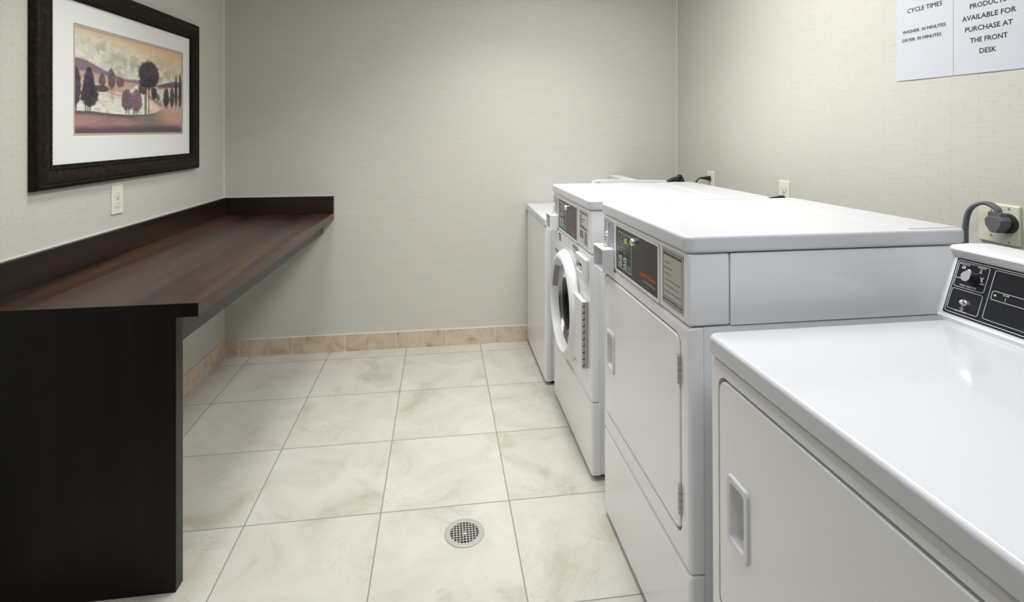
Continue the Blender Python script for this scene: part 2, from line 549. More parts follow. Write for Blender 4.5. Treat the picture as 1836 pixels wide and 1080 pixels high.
# ---------------------------------------------------------------- folding counter
CZ, CT = .849, .041
YN = 1.738
WD = .633            # depth of the worktop
YB = D - .002
def PL(o, y, z): return (LW(y) + o, y, z)
ctr = thing('folding_counter', 'long dark wood folding counter with low backsplash against left wall', 'counter', (LW(2.6) + .3, 2.6, 0))
def run(bm, o0, o1, y0, y1, z0, z1, bev=.0015):
    hexa(bm, [PL(o0, y0, z0), PL(o1, y0, z0), PL(o1, y1, z0), PL(o0, y1, z0), PL(o0, y0, z1), PL(o1, y0, z1), PL(o1, y1, z1), PL(o0, y1, z1)])
    if bev: bmesh.ops.bevel(bm, geom=list(bm.edges), offset=bev, segments=2, affect='EDGES', profile=.5)
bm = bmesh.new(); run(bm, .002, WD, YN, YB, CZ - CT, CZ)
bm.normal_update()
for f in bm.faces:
    if f.normal.y < -.7: f.material_index = 1  # end face takes the shaded laminate colour
obj('worktop', bm, [M['wood_t'], M['wood_shaded']], ctr)
bm = bmesh.new(); run(bm, .001, .019, YN, YB, CZ + .0003, .953); obj('backsplash', bm, M['wood_y'], ctr)
bm = bmesh.new(); run(bm, .020, WD, YB - .019, YB, CZ + .0003, .952); obj('backsplash', bm, M['wood_x'], ctr)
bm = bmesh.new(); run(bm, WD - .082, WD - .064, YN + .040, YB, .724, CZ - CT - .0003); obj('apron', bm, M['wood_y'], ctr)
bm = bmesh.new(); run(bm, .012, WD - .063, YN + .004, YN + .046, .001, CZ - CT - .0003); obj('end_panel', bm, M['wood_shaded'], ctr)
# thin bead of caulk along the top of the splash
bm = bmesh.new(); run(bm, .0, .004, YN, YB, .9533, .956, 0); run(bm, .004, WD, YB - .003, YB + .001, .9523, .955, 0)
obj('caulk_bead', bm, M['caulk'], ctr, label='pale bead of caulk on the backsplash')

# ---------------------------------------------------------------- framed picture
FY0, FY1, FZ0, FZ1 = 2.000, 3.130, 1.155, 1.906
pic = thing('framed_picture', 'landscape picture in wide dark bronze frame above the counter', 'picture', (LW(2.565), 2.565, FZ0))
prof = [(0, .001), (0, .020), (.004, .026), (.012, .030), (.018, .0285), (.022, .031), (.034, .0335), (.048, .031), (.058, .026), (.064, .0225), (.066, .025), (.072, .025), (.074, .0205), (.080, .0185), (.082, .012), (.082, .001)]
bm = bmesh.new()
V = []
for i, n in prof:
    V.append([bm.verts.new(FL(y, z, n)) for y, z in ((FY0 + i, FZ0 + i), (FY1 - i, FZ0 + i), (FY1 - i, FZ1 - i), (FY0 + i, FZ1 - i))])
for A, B in zip(V, V[1:] + V[:1]):
    for k in range(4): bm.faces.new((A[k], A[(k + 1) % 4], B[(k + 1) % 4], B[k]))
fr = obj('frame', bm, M['frame'], pic, 25)
bm = bmesh.new()
IN = .0785
per = [((FY0 + IN, FZ0 + IN), (FY1 - IN, FZ0 + IN)), ((FY1 - IN, FZ0 + IN), (FY1 - IN, FZ1 - IN)), ((FY1 - IN, FZ1 - IN), (FY0 + IN, FZ1 - IN)), ((FY0 + IN, FZ1 - IN), (FY0 + IN, FZ0 + IN))]
for a, b in per:
    ln = math.hypot(b[0] - a[0], b[1] - a[1]); k = int(ln / .0078)
    for i in range(k):
        s = i / k
        c = FL(a[0] + (b[0] - a[0]) * s, a[1] + (b[1] - a[1]) * s, .0192)
        bmesh.ops.create_icosphere(bm, subdivisions=1, radius=.0034, matrix=Matrix.Translation(c))
obj('bead_trim', bm, M['frame'], fr, 60)
WY0, WY1, WZ0, WZ1 = 2.194, 2.992, 1.333, 1.747
bm = bmesh.new()
a = [(FY0 + .08, FZ0 + .08), (FY1 - .08, FZ0 + .08), (FY1 - .08, FZ1 - .08), (FY0 + .08, FZ1 - .08)]
b = [(WY0, WZ0), (WY1, WZ0), (WY1, WZ1), (WY0, WZ1)]
c = [(WY0 + .002, WZ0 + .002), (WY1 - .002, WZ0 + .002), (WY1 - .002, WZ1 - .002), (WY0 + .002, WZ1 - .002)]
sweep(bm, FL, [(a, .008), (a, .012), (b, .012), (c, .0095)])
obj('mat_board', bm, M['matboard'], pic, 0)
PY0, PY1, PZ0, PZ1 = 2.206, 2.976, 1.345, 1.735
bm = bmesh.new()
d = [(PY0, PZ0), (PY1, PZ0), (PY1, PZ1), (PY0, PZ1)]
sweep(bm, FL, [(b, .0075), (b, .0095), (d, .0095), (d, .008)])
obj('inner_mat', bm, M['fillet'], pic, 0, label='narrow taupe inner mat round the print')

def paint():
    """a soft hazy landscape with round trees by a pale lake, as a grid of small coloured points"""
    NU, NV = 250, 170
    u, v = np.meshgrid(np.linspace(0, 1, NU), np.linspace(0, 1, NV))
    rng = np.random.default_rng(3)
    def vn(fu, fv, seed=0, octs=3):
        r = np.random.default_rng(seed); out = np.zeros_like(u); amp = 1; tot = 0
        for o in range(octs):
            a, b = int(fu * 2 ** o) + 2, int(fv * 2 ** o) + 2
            g = r.random((b + 1, a + 1))
            x = u * (a - 1e-6); y = v * (b - 1e-6)
            xi, yi = x.astype(int), y.astype(int); xf, yf = x - xi, y - yi
            xf = xf * xf * (3 - 2 * xf); yf = yf * yf * (3 - 2 * yf)
            out += amp * ((g[yi, xi] * (1 - xf) + g[yi, xi + 1] * xf) * (1 - yf) + (g[yi + 1, xi] * (1 - xf) + g[yi + 1, xi + 1] * xf) * yf)
            tot += amp; amp *= .55
        return out / tot
    def lin(c):
        c = np.array(c) / 255.0
        return np.where(c < .04045, c / 12.92, ((c + .055) / 1.055) ** 2.4)
    def put(img, c, a):
        a = np.clip(a, 0, 1)[..., None]
        c = lin(c) if not isinstance(c, np.ndarray) else c
        return img * (1 - a) + c * a
    def soft(x, w): return np.clip(.5 + x / w, 0, 1)
    def line(pts):
        x, y = zip(*pts); return np.interp(u, x, y)
    n1 = vn(7, 6, 1); n2 = vn(22, 18, 2); n3 = vn(5, 30, 4); n4 = vn(60, 50, 5, 2)
    # sky
    img = np.zeros((NV, NU, 3)) + lin((203, 199, 176))
    img = put(img, (172, 166, 142), soft(n1 - .52, .25) * .9 * soft(.95 - v, .3))
    img = put(img, (223, 217, 194), soft(n2 - .58, .2) * .8)
    edge = .98 - .30 * (u - .1) ** 1 + .12 * (n1 - .5)
    img = put(img, (226, 190, 138), soft(v - edge + .00, .30) * .8)
    img = put(img, (218, 168, 118), soft(v - edge - .16, .22) * .8)
    img = put(img, (196, 150, 120), soft(v - .97 + .1 * (n2 - .5), .06) * .5 * soft(.6 - u, .4))
    # far hills
    hill = line([(0, .707), (.035, .708), (.077, .701), (.13, .68), (.183, .652), (.24, .624), (.298, .604), (.349, .586), (.402, .573), (.457, .576), (.53, .585), (.6, .575), (.7, .56), (1, .54)])
    m = soft(hill - v, .008)
    img = put(img, (124, 100, 110), m * .95)
    img = put(img, (150, 112, 108), m * soft(u - .38, .2) * .8)
    rh = line([(0, .3), (.70, .54), (.741, .566), (.829, .606), (.908, .63), (1, .634)])
    img = put(img, (112, 86, 92), soft(rh - v, .008) * soft(u - .72, .01))
    h2 = line([(0, .588), (.069, .598), (.147, .591), (.24, .581), (.328, .56), (.412, .545), (.479, .545), (.6, .55), (.75, .53), (.92, .565), (1, .57)])
    img = put(img, (186, 152, 132), soft(h2 - v, .02))
    img = put(img, (206, 176, 150), soft(h2 - .045 - v, .05) * soft(n2 - .42, .3) * .9)
    # river and lake
    r_t = line([(0, 0), (.69, .50), (.787, .521), (.916, .555), (1, .56)]); r_b = line([(0, 0), (.70, .385), (.787, .40), (.916, .49), (1, .53)])
    img = put(img, (206, 205, 180), soft(r_t - v, .015) * soft(v - r_b, .02) * soft(u - .69, .02) * .85)
    l_t = line([(0, .30), (.10, .33), (.165, .425), (.249, .422), (.37, .427), (.44, .47), (.5, .525), (.571, .455), (.645, .375), (.73, .29), (1, .2)])
    l_b = line([(0, .19), (.13, .215), (.28, .200), (.412, .195), (.62, .213), (.72, .26), (.76, .30), (1, .3)])
    lm = soft(l_t - v, .012) * soft(v - l_b, .012) * soft(.75 - u, .02)
    img = put(img, (216, 211, 190), lm)
    img = put(img, (176, 170, 142), lm * soft(n3 - .55, .2) * .9)
    img = put(img, (238, 228, 208), lm * soft(n3 * .6 + n2 * .4 - .56, .12) * .8)
    img = put(img, (182, 128, 106), lm * soft(.012 - abs(u - .285 - .01 * (n4 - .5)), .02) * soft(v - .33, .05) * .7)
    img = put(img, (190, 140, 116), soft(.012 - abs(v - (.425 - .03 * np.cos(u * 18))), .014) * soft(u - .17, .03) * soft(.48 - u, .03) * .8)
    img = put(img, (226, 182, 146), lm * soft(u - .64, .08) * .8)
    img = put(img, (150, 108, 96), soft(.018 - abs(v - (.40 - (u - .64) * .62)), .016) * soft(u - .62, .02) * soft(.76 - u, .02) * .85)
    # near ground
    fg = line([(0, .216), (.13, .218), (.268, .203), (.412, .197), (.62, .214), (.70, .24), (.734, .268), (.829, .304), (1, .314)])
    gm = soft(fg - v, .010)
    img = put(img, (150, 116, 110), gm)
    img = put(img, (124, 112, 100), gm * soft(.14 - abs(v - .14 + .12 * (u - .6)), .1) * soft(u - .35, .2) * soft(.85 - u, .2))
    img = put(img, (192, 146, 122), gm * soft(u - .74, .2) * soft(v - .10 - .1 * (1 - u), .08))
    img = put(img, (206, 170, 142), gm * soft(u - .78, .15) * soft(v - .26, .04) * soft(n2 - .4, .2))
    img = put(img, (172, 126, 116), gm * soft(n1 * .5 + n3 * .5 - .5, .1) * soft(.55 - u, .5) * soft(.17 - v, .06))
    img = put(img, (84, 66, 68), gm * soft(v - fg + .03, .03) * soft(.55 - u, .3) * .8)
    img = put(img, (92, 72, 84), gm * soft(.085 - v + .03 * (n1 - .5) - .03 * np.abs(u - .7), .05) * .95)
    # trees
    def tree(img, c, cu, cv, ru, rv, rag=.12, a=.97, egg=0.0, seed=0):
        w = ru * (1 - egg * (v - cv) / rv)
        d = np.sqrt(((u - cu) / np.maximum(w, 1e-3)) ** 2 + ((v - cv) / rv) ** 2)
        d = d + rag * 2.2 * (n4 - .5) + rag * (n2 - .5)
        m = soft(1 - d, .22)
        img = put(img, c, m * a)
        lite = tuple(min(255, k + 34) for k in c)
        return put(img, lite, m * soft(n4 - .55, .15) * .45 * soft(v - cv + .2 * rv, rv))
    def trunk(img, tu, v0, v1, w=.0042, c=(52, 40, 40)):
        return put(img, c, soft(w - abs(u - tu - .003 * (n2 - .5)), .004) * soft(v - v0, .01) * soft(v1 - v, .01) * .95)
    img = tree(img, (84, 66, 72), .202, .448, .055, .034)
    img = tree(img, (100, 78, 84), .204, .537, .027, .062, egg=.3)
    img = trunk(img, .204, .455, .50, .003, (90, 66, 66))
    img = tree(img, (96, 78, 84), .279, .560, .031, .106, egg=.15)
    img = trunk(img, .279, .44, .5, .003, (84, 62, 60))
    img = tree(img, (112, 80, 84), .351, .532, .034, .049)
    img = tree(img, (66, 56, 66), .008, .437, .038, .186)
    img = trunk(img, .012, .215, .3)
    img = tree(img, (56, 48, 56), .105, .486, .042, .150, egg=.25)
    img = tree(img, (52, 44, 50), .109, .375, .064, .115, egg=.1)
    for x in (.079, .096, .112): img = trunk(img, x, .212, .30)
    img = tree(img, (104, 78, 86), .412, .362, .049, .115, egg=.25)
    img = tree(img, (118, 86, 94), .501, .365, .053, .124, egg=.25)
    for x in (.403, .425, .472, .484, .503): img = trunk(img, x, .205, .27, .0036)
    img = tree(img, (78, 62, 68), .559, .49, .041, .056)
    img = tree(img, (52, 46, 52), .625, .668, .108, .148, rag=.10)
    img = tree(img, (50, 44, 50), .60, .57, .075, .06)
    img = tree(img, (54, 46, 52), .676, .455, .031, .072)
    for x, t in ((.582, .46), (.594, .46), (.621, .53)): img = trunk(img, x, .212, t, .0046)
    img = tree(img, (110, 80, 80), .719, .417, .019, .042)
    img = tree(img, (58, 52, 58), .811, .427, .034, .115, egg=.15)
    img = tree(img, (70, 58, 64), .879, .442, .028, .120, egg=.15)
    img = tree(img, (60, 54, 58), .927, .517, .018, .190, egg=.35)
    img = tree(img, (56, 50, 54), .978, .537, .019, .215, egg=.35)
    for x in (.811, .879, .927, .975): img = trunk(img, x, .29, .35, .003)
    # aged flecks
    img = put(img, (120, 104, 84), soft(n4 - .80, .05) * .4 * soft(v - .6, .1))
    img = img * (.93 + .14 * n4[..., None])
    grey = img.mean(-1, keepdims=True)
    img = grey + (img - grey) * .86                      # faded inks
    return NU, NV, np.clip(img * np.array([1.10, 1.12, 1.20]) + .012, 0, 1)
NU, NV, img = paint()
me = bpy.data.meshes.new('print')
b0 = BASE[pic.name]
vs = [tuple(FL(PY0 - .003 + (PY1 - PY0 + .006) * i / (NU - 1), PZ0 - .003 + (PZ1 - PZ0 + .006) * j / (NV - 1), .0085) - b0) for j in range(NV) for i in range(NU)]
fcs = [(j * NU + i, j * NU + i + 1, (j + 1) * NU + i + 1, (j + 1) * NU + i) for j in range(NV - 1) for i in range(NU - 1)]
me.from_pydata(vs, [], fcs)
ca = me.color_attributes.new('colour', 'FLOAT_COLOR', 'POINT')
buf = np.ones((NU * NV, 4), dtype=np.float32); buf[:, :3] = img.reshape(-1, 3)
ca.data.foreach_set('color', buf.ravel())
pm = mat('landscape_print', (.5, .5, .5), .7, spec=.25)
t = NT(pm); at = t.add('ShaderNodeAttribute', attribute_name='colour'); t.link(at.outputs['Color'], t.b.inputs['Base Color'])
me.materials.append(pm)
po = bpy.data.objects.new('print', me); COL.objects.link(po); po.parent = pic

# ---------------------------------------------------------------- outlets
def receptacle(F, yc, zc, s, parent):
    bm = bmesh.new()
    L = []
    for k in range(20):
        a = 2 * math.pi * k / 20
        L.append((yc + .0172 * math.cos(a), zc + max(-.0142, min(.0142, .0172 * math.sin(a)))))
    sweep(bm, F, [(L, .004), (L, .0068), ([(yc + (y - yc) * .96, zc + (z - zc) * .96) for y, z in L], .0073)], False, True)
    flat(bm, F, yc - s * .0065 - .001, yc - s * .0065 + .001, zc - .001, zc + .008, .0075, mi=1)
    flat(bm, F, yc + s * .0065 - .001, yc + s * .0065 + .001, zc + .000, zc + .007, .0075, mi=1)
    sweep(bm, F, [(circ(yc, zc - .0075, .0026, 12), .0072), (circ(yc, zc - .0075, .0026, 12), .0075)], False, True, mi=1)
    outline(bm, F, yc - .0195, yc + .0195, zc - .0165, zc + .0165, .0058, .012, .0012, mi=2)
    return obj('receptacle', bm, [M['ivory_w'], M['slot'], M['hinge']], parent)

def duplex(F, yc, zc, s, label, w=.074, h=.119):
    o = thing('wall_outlet', label, 'outlet', F(yc, zc - h / 2, 0))
    bm = bmesh.new(); plate(bm, F, yc - w / 2, yc + w / 2, zc - h / 2, zc + h / 2, .004, .0004, .0058, .0025)
    obj('cover_plate', bm, M['ivory_w'], o)
    for q in (.0205, -.0205): receptacle(F, yc, zc + q, s, o)
    bm = bmesh.new(); sweep(bm, F, [(circ(yc, zc, .0033, 12), .0055), (circ(yc, zc, .0030, 12), .0066)], False, True)
    obj('screw', bm, M['steel'], o)
    return o
duplex(FL, 2.464, 1.0735, 1, 'white duplex outlet on left wall below the framed picture')
duplex(FR, 3.027, 1.054, -1, 'white outlet on right wall behind the front loading washer, upper socket used')
duplex(FR, 2.331, 1.064, -1, 'white outlet on right wall behind the dryer, upper socket free')

o240 = thing('wall_outlet', 'large square ivory outlet plate with round black socket above nearest dryer', 'outlet', (R, 1.347, 1.036))
bm = bmesh.new(); plate(bm, FR, 1.289, 1.405, 1.037, 1.149, .004, .0004, .0075, .0045); obj('cover_plate', bm, M['ivory'], o240)
bm = bmesh.new(); sweep(bm, FR, [(circ(1.318, 1.0985, .0275), .007), (circ(1.318, 1.0985, .0275), .020), (circ(1.318, 1.0985, .025), .022)], False, True)
obj('socket', bm, M['cord_k'], o240, label='round black socket')
for y, z in ((1.317, 1.139), (1.367, 1.058), (1.317, 1.046), (1.367, 1.128)):
    bm = bmesh.new(); sweep(bm, FR, [(circ(y, z, .0032, 12), .007), (circ(y, z, .003, 12), .0085)], False, True)
    flat(bm, FR, y - .0005, y + .0005, z - .0025, z + .0025, .0088, mi=1)
    obj('screw', bm, [M['hinge'], M['slot']], o240)

# ---------------------------------------------------------------- cords with plugs
def small_cord(yc, zc, label, dy):
    """black moulded plug in the wall and its thin cord"""
    o = thing('power_cord', label, 'cord', (R - .0078, yc, zc))
    bm = bmesh.new()
    Fp = FR
    sweep(bm, Fp, [(rr(yc - .013, yc + .013, zc - .014, zc + .012, .006), .0078), (rr(yc - .013, yc + .013, zc - .014, zc + .012, .006), .022),
                   (rr(yc - .010, yc + .010, zc - .010, zc + .010, .006), .032), (rr(yc - .007, yc + .007, zc - .006, zc + .008, .005), .050),
                   (rr(yc - .006, yc + .006, zc - .005, zc + .007, .005), .062)], True, True)
    obj('plug', bm, M['cord_k'], o)
    bm = bmesh.new()
    x = R - .0625
    tube(bm, [(x + .004, yc, zc + .001), (x - .010, yc + dy * .2, zc - .001), (x - .024, yc + dy * .6, zc - .018), (x - .030, yc + dy, zc - .05), (x - .036, yc + dy, zc - .20), (x - .06, yc + dy * .8, zc - .46), (1.36, yc + dy * .7, zc - .50)], .0042)
    obj('cord', bm, M['cord_k'], o)
    return o
small_cord(3.027, 1.0745, 'thin black plug and cord in the outlet behind the front loading washer', .012)
small_cord(2.331, 1.0435, 'black plug and cord in lower socket of outlet behind the dryer', .012)

oc = thing('power_cord', 'thick grey flat three-strand cord and angled plug above nearest dryer', 'cord', (R - .0225, 1.318, 1.07))
pc = (1.322, 1.0985)
octa = [(-.026, .012), (-.018, .021), (.018, .021), (.026, .012), (.024, -.006), (.010, -.025), (-.010, -.025), (-.024, -.006)]
bm = bmesh.new()
sweep(bm, FR, [([(pc[0] - y * .98, pc[1] + z * .98) for y, z in octa], .0225), ([(pc[0] - y, pc[1] + z) for y, z in octa], .027), ([(pc[0] - y, pc[1] + z) for y, z in octa], .048),
               ([(pc[0] - y * .85, pc[1] + z * .85) for y, z in octa], .055)], True, True)
rbox(bm, R - .050, R - .028, pc[0] - .018, pc[0] + .018, pc[1] + .018, pc[1] + .031, .002)
for y, z in ((-.012, .006), (.012, .006), (0, -.012)):
    sweep(bm, FR, [(circ(pc[0] + y, pc[1] + z, .0011, 8), .0549), (circ(pc[0] + y, pc[1] + z, .0011, 8), .0553)], False, True, mi=1)
obj('plug', bm, [M['plug_g'], M['slot']], oc, 30)
cpath = [(-.039, 1.318, 1.125), (-.039, 1.322, 1.138), (-.045, 1.340, 1.151), (-.055, 1.358, 1.150), (-.065, 1.376, 1.132), (-.070, 1.385, 1.095), (-.072, 1.386, 1.02), (-.072, 1.386, .80), (-.072, 1.386, .45), (-.16, 1.36, .30)]
bm = bmesh.new()
for k in (-1, 0, 1):
    pts = [(R + x - k * .0085 * (1 if i > 2 else (.9 if i else .75)), y - k * (.004 if i > 2 else .0015), z) for i, (x, y, z) in enumerate(cpath)]
    tube(bm, pts, .0052, 10)
obj('cord', bm, M['cord_g'], oc)

ol = thing('power_cord', 'thick black cable looping up behind the far corner washer', 'cord', (1.42, 3.2, 0))
bm = bmesh.new()
tube(bm, [(1.30, 3.24, .86), (1.345, 3.22, 1.0), (1.385, 3.20, 1.042), (1.425, 3.19, 1.058), (1.452, 3.18, 1.040), (1.468, 3.18, .98), (1.475, 3.18, .80), (1.475, 3.18, .4), (1.46, 3.18, .05), (1.44, 3.20, .016), (1.38, 3.22, .014)], .0125, 10)
tube(bm, [(1.405, 3.17, .90), (1.412, 3.17, 1.02), (1.426, 3.17, 1.066), (1.440, 3.17, 1.074), (1.452, 3.17, 1.055), (1.470, 3.16, .99), (1.50, 3.16, .80), (1.50, 3.16, .4), (1.49, 3.16, .05), (1.47, 3.17, .016), (1.40, 3.19, .014)], .011, 10)
obj('cable', bm, M['cord_k'], ol)

# ---------------------------------------------------------------- machines
def feet(root, y0, y1, x0=.62, x1=1.24):
    for x in (x0, x1):
        for y in (y0 + .05, y1 - .05):
            bm = bmesh.new()
            sweep(bm, lambda a, b, n: Vector((a, b, n)), [(circ(x, y, .022, 16), .0005), (circ(x, y, .022, 16), .012), (circ(x, y, .012, 16), .016), (circ(x, y, .012, 16), .030)], True, True)
            obj('foot', bm, M['dark'], root)

def lid_slab(root, y0, y1, z0, z1, x0, x1, crease):
    bm = bmesh.new()
    rbox(bm, x0, x1, y0, y1, z0, z1, .009, 3, .022)
    o = obj('top_panel', bm, M['enamel_dimmed'], root)
    if crease:
        bm = bmesh.new(); rbox(bm, crease, x1 - .012, y0 + .016, y1 - .016, z1 - .004, z1 + .0022, .0016, 2)
        obj('rear_ledge', bm, M['enamel_dimmed'], o)
    return o

def wrap(bm, F, y0, y1, z0, z1, depth, bev, hole=None, hole_depth=.02, r=.004, cap=True):
    """pressed steel front: turned-back edges, soft front corners, optional opening given as an outline"""
    L = [(rr(y0, y1, z0, z1, r), -depth)]
    for k in range(5):
        a = math.pi / 2 * k / 4
        i = bev * (1 - math.cos(a))
        L.append((rr(y0 + i, y1 - i, z0 + i, z1 - i, r + bev * .2), -bev + bev * math.sin(a)))
    if hole:
        L += [(hole, 0.0), ([(y, z) for y, z in hole], -.0012), (hole, -hole_depth)]
        sweep(bm, F, L)
    else:
        sweep(bm, F, L, False, cap)

def swing_door(root, y0, y1, z0, z1, hy0, hy1, hz0, hz1, hinges, X=XF):
    F = surf(X)
    bm = bmesh.new()
    ho = rr(hy0 + .006, hy1 - .006, hz0 + .006, hz1 - .006, .008)
    L = [(rr(y0, y1, z0, z1, .026), -.014)]
    for k in range(4):
        a = math.pi / 2 * k / 3; i = .004 * (1 - math.cos(a))
        L.append((rr(y0 + i, y1 - i, z0 + i, z1 - i, .026), -.002 + .004 * math.sin(a)))
    L += [(ho, .002), (ho, -.002)]
    sweep(bm, F, L)
    d = obj('door', bm, M['enamel'], root)
    bm = bmesh.new()
    a = rr(hy0, hy1, hz0, hz1, .010); a2 = rr(hy0 + .002, hy1 - .002, hz0 + .002, hz1 - .002, .010)
    b = rr(hy0 + .012, hy1 - .009, hz0 + .014, hz1 - .014, .008)
    c = rr(hy0 + .016, hy1 - .020, hz0 + .020, hz1 - .020, .008)
    sweep(bm, F, [(a, .001), (a, .0055), (a2, .0075), (b, .0065), (c, -.024)], False, True)
    obj('handle', bm, M['plastic_w'], d)
    for hz in hinges:
        bm = bmesh.new()
        yb = y0 - .003
        for k in range(4):
            za = hz + .068 * k / 4; zb = hz + .068 * (k + 1) / 4 - .0012
            sweep(bm, lambda p, q, n: Vector((X - .0025 + p, yb + q, n)), [(circ(0, 0, .0058, 14), za), (circ(0, 0, .0058, 14), zb)], True, True)
        sweep(bm, lambda p, q, n: Vector((X - .0025 + p, yb + q, n)), [(circ(0, 0, .003, 10), hz - .001), (circ(0, 0, .003, 10), hz + .069)], True, True)
        flat(bm, F, yb - .001, yb + .013, hz, hz + .068, .0032, .002)
        obj('hinge', bm, M['hinge'], d)
    return d

def coin_parts(root, dz, yb0, yb1, yp0, yp1):
    """grey coin slide plate and the open white box below it"""
    bm = bmesh.new()
    plate(bm, FF, yp0, yp1, .885 + dz, 1.046 + dz, .006, .0003, .0022, .001)
    outline(bm, FF, yp0 + .042, yp0 + .056, 1.018 + dz, 1.036 + dz, .0027, .003, .0015, mi=1)
    s = obj('coin_slide', bm, [M['grey_metal'], M['ink_k']], root, label='grey metal coin slide plate')
    bm = bmesh.new()
    yc = yp0 + .050
    plate(bm, FF, yc - .004, yc + .004, .975 + dz, 1.038 + dz, .001, .002, .006, .001)
    obj('guide_rail', bm, M['plastic_w'], s)
    bm = bmesh.new()
    sweep(bm, FF, [(circ(yc + .006, 1.000 + dz, .0085, 16), .002), (circ(yc + .006, 1.000 + dz, .0085, 16), .008), (circ(yc + .006, 1.000 + dz, .006, 16), .011)], False, True)
    obj('lock', bm, M['chrome'], s)
    bm = bmesh.new()
    plate(bm, FF, yc - .010, yc + .020, .960 + dz, .964 + dz, .001, .002, .020, .0008)
    plate(bm, FF, yc - .006, yc + .006, .957 + dz, .972 + dz, .001, .002, .012, .0008)
    obj('coin_slot', bm, M['chrome'], s)
    z0, z1 = .880 + dz, .957 + dz
    bm = bmesh.new()
    w = .0045
    L = [(rr(yb0, yb1, z0, z1, .003), .0005), (rr(yb0, yb1, z0, z1, .003), .039), (rr(yb0 + .001, yb1 - .001, z0 + .001, z1 - .001, .002), .040),
         (rr(yb0 + w - .001, yb1 - w + .001, z0 + w - .001, z1 - w + .001, .002), .040), (rr(yb0 + w, yb1 - w, z0 + w, z1 - w, .002), .039), (rr(yb0 + w, yb1 - w, z0 + w, z1 - w, .002), .003)]
    sweep(bm, FF, L, False, True)
    obj('coin_box', bm, M['plastic_w'], root)
    return s

def control_panel(root, dz, lit, sub, sy=0.0, ss=1.0):
    """black panel with lock, keys, display and the maker's name in red"""
    def F(y, z, n): return Vector((XF - n, 1.388 + sy + (y - 1.388) * ss, z + dz))
    bm = bmesh.new()
    outline(bm, F, 1.381, 1.747, .894, 1.051, .0034, .006, .008, th=.003)
    obj('panel_surround', bm, M['plastic_w'], root)
    bm = bmesh.new()
    flat(bm, F, 1.389, 1.739, .902, 1.043, .0018, .003, th=.0016)
    outline(bm, F, 1.596, 1.722, .915, 1.029, .0021, .003, .0018, mi=1)
    # small symbols round the display and lamps
    for y, z, w, h in ((1.7, 1.010, .004, .006), (1.7, .998, .004, .010), (1.623, 1.005, .006, .004), (1.623, .998, .006, .003), (1.684, .972, .014, .002), (1.662, .972, .012, .002), (1.662, .967, .010, .002)):
        flat(bm, F, y - w / 2, y + w / 2, z - h / 2, z + h / 2, .0021, mi=2)
    for y, z in ((1.683, .982), (1.662, .983)):
        sweep(bm, F, [(circ(y, z, .0022, 10), .0018), (circ(y, z, .0022, 10), .0022)], False, True, mi=1)
    p = obj('control_panel', bm, [M['panel_b'], M['ink_w'], M['ink_g']], root, 0, label='black control panel')
    bm = bmesh.new()
    flat(bm, F, 1.633, 1.693, .994, 1.021, .0022, .002, mi=0 if lit else 2)
    outline(bm, F, 1.632, 1.694, .993, 1.022, .0024, .002, .001, mi=3)
    if lit:
        text(bm, F, '15', 1.660, 1.638, 1.000, .015, .0025, .02, 1)
    obj('display', bm, [M['lcd'], M['lcd_on'], M['lcd_off'], M['ink_g']], p, 0)
    for y, z, g in ((1.695, .947, 0), (1.652, .947, 0), (1.695, .928, 0), (1.652, .928, 0), (1.617, .9295, 1)):
        bm = bmesh.new()
        if g: flat(bm, F, y - .013, y + .013, z - .0065, z + .0065, .0024, .001)
        else:
            plate(bm, F, y - .012, y + .012, z - .0075, z + .0075, .003, .0016, .0028, .0006)
            flat(bm, F, y - .005, y + .005, z - .003, z + .003, .0030, .001, mi=1)
            flat(bm, F, y + .015, y + .019, z - .004, z + .004, .0022, .001, mi=2)
        obj('key', bm, [M['green']] if g else [M['key'], M['panel_b'], M['ink_g']], p)
    bm = bmesh.new()
    sweep(bm, F, [(circ(1.570, 1.0205, .0115, 24), .0015), (circ(1.570, 1.0205, .0115, 24), .010), (circ(1.570, 1.0205, .0095, 24), .013)], False, True)
    flat(bm, F, 1.5693, 1.5707, 1.0155, 1.0255, .0133, mi=1)
    obj('lock', bm, [M['chrome'], M['slot']], p)
    bm = bmesh.new()
    text(bm, F, 'Speed Queen', 1.524, 1.403, .938, .0115, .0022, .034, 0)
    text(bm, F, sub, 1.502, 1.408, .921, .0082, .0022, .004, 1)
    if not lit: text(bm, F, 'Front Load', 1.490, 1.412, .911, .006, .0022, .004, 1)
    obj('lettering', bm, [M['ink_r'], M['ink_g']], p, 0)
    return p

def words_line(bm, F, ya, yb, z, h, n, mi=0):
    """print too small to read: a row of short dashes the size of words"""
    y = ya
    while y > yb + .002:
        w = min(random.uniform(.004, .011), y - yb)
        flat(bm, F, y - w, y, z, z + h, n, .0002, mi)
        y -= w + .002

# ---- dryer with the controls above the door
U3 = (1.208, 1.894)
dry = thing('dryer', 'white commercial dryer with black control panel and lit display, third from the back', 'dryer', (.95, U3[1], 0), 'laundry machines along the right wall', -math.radians(.65))
y0, y1 = U3
bm = bmesh.new(); rbox(bm, .613, 1.300, y0 + .004, y1 - .004, .016, .886, .003); obj('cabinet', bm, M['enamel'], dry)
bm = bmesh.new(); rbox(bm, .6805, 1.302, y0 + .001, y1 - .001, .8875, 1.0585, .002); obj('upper_side', bm, M['enamel'], dry)
bm = bmesh.new(); rbox(bm, XF, .679, y0, y1, .8880, 1.0590, .007, 3); obj('control_housing', bm, M['enamel'], dry)
lid_slab(dry, y0 - .006, y1 + .004, 1.061, 1.101, .568, 1.320, 1.165)
bm = bmesh.new()
wrap(bm, FF, y0 + .002, y1 - .002, .3085, .8845, .036, .011, rr(1.2515, 1.8745, .3715, .8555, .030), .022); obj('front_panel', bm, M['enamel'], dry)
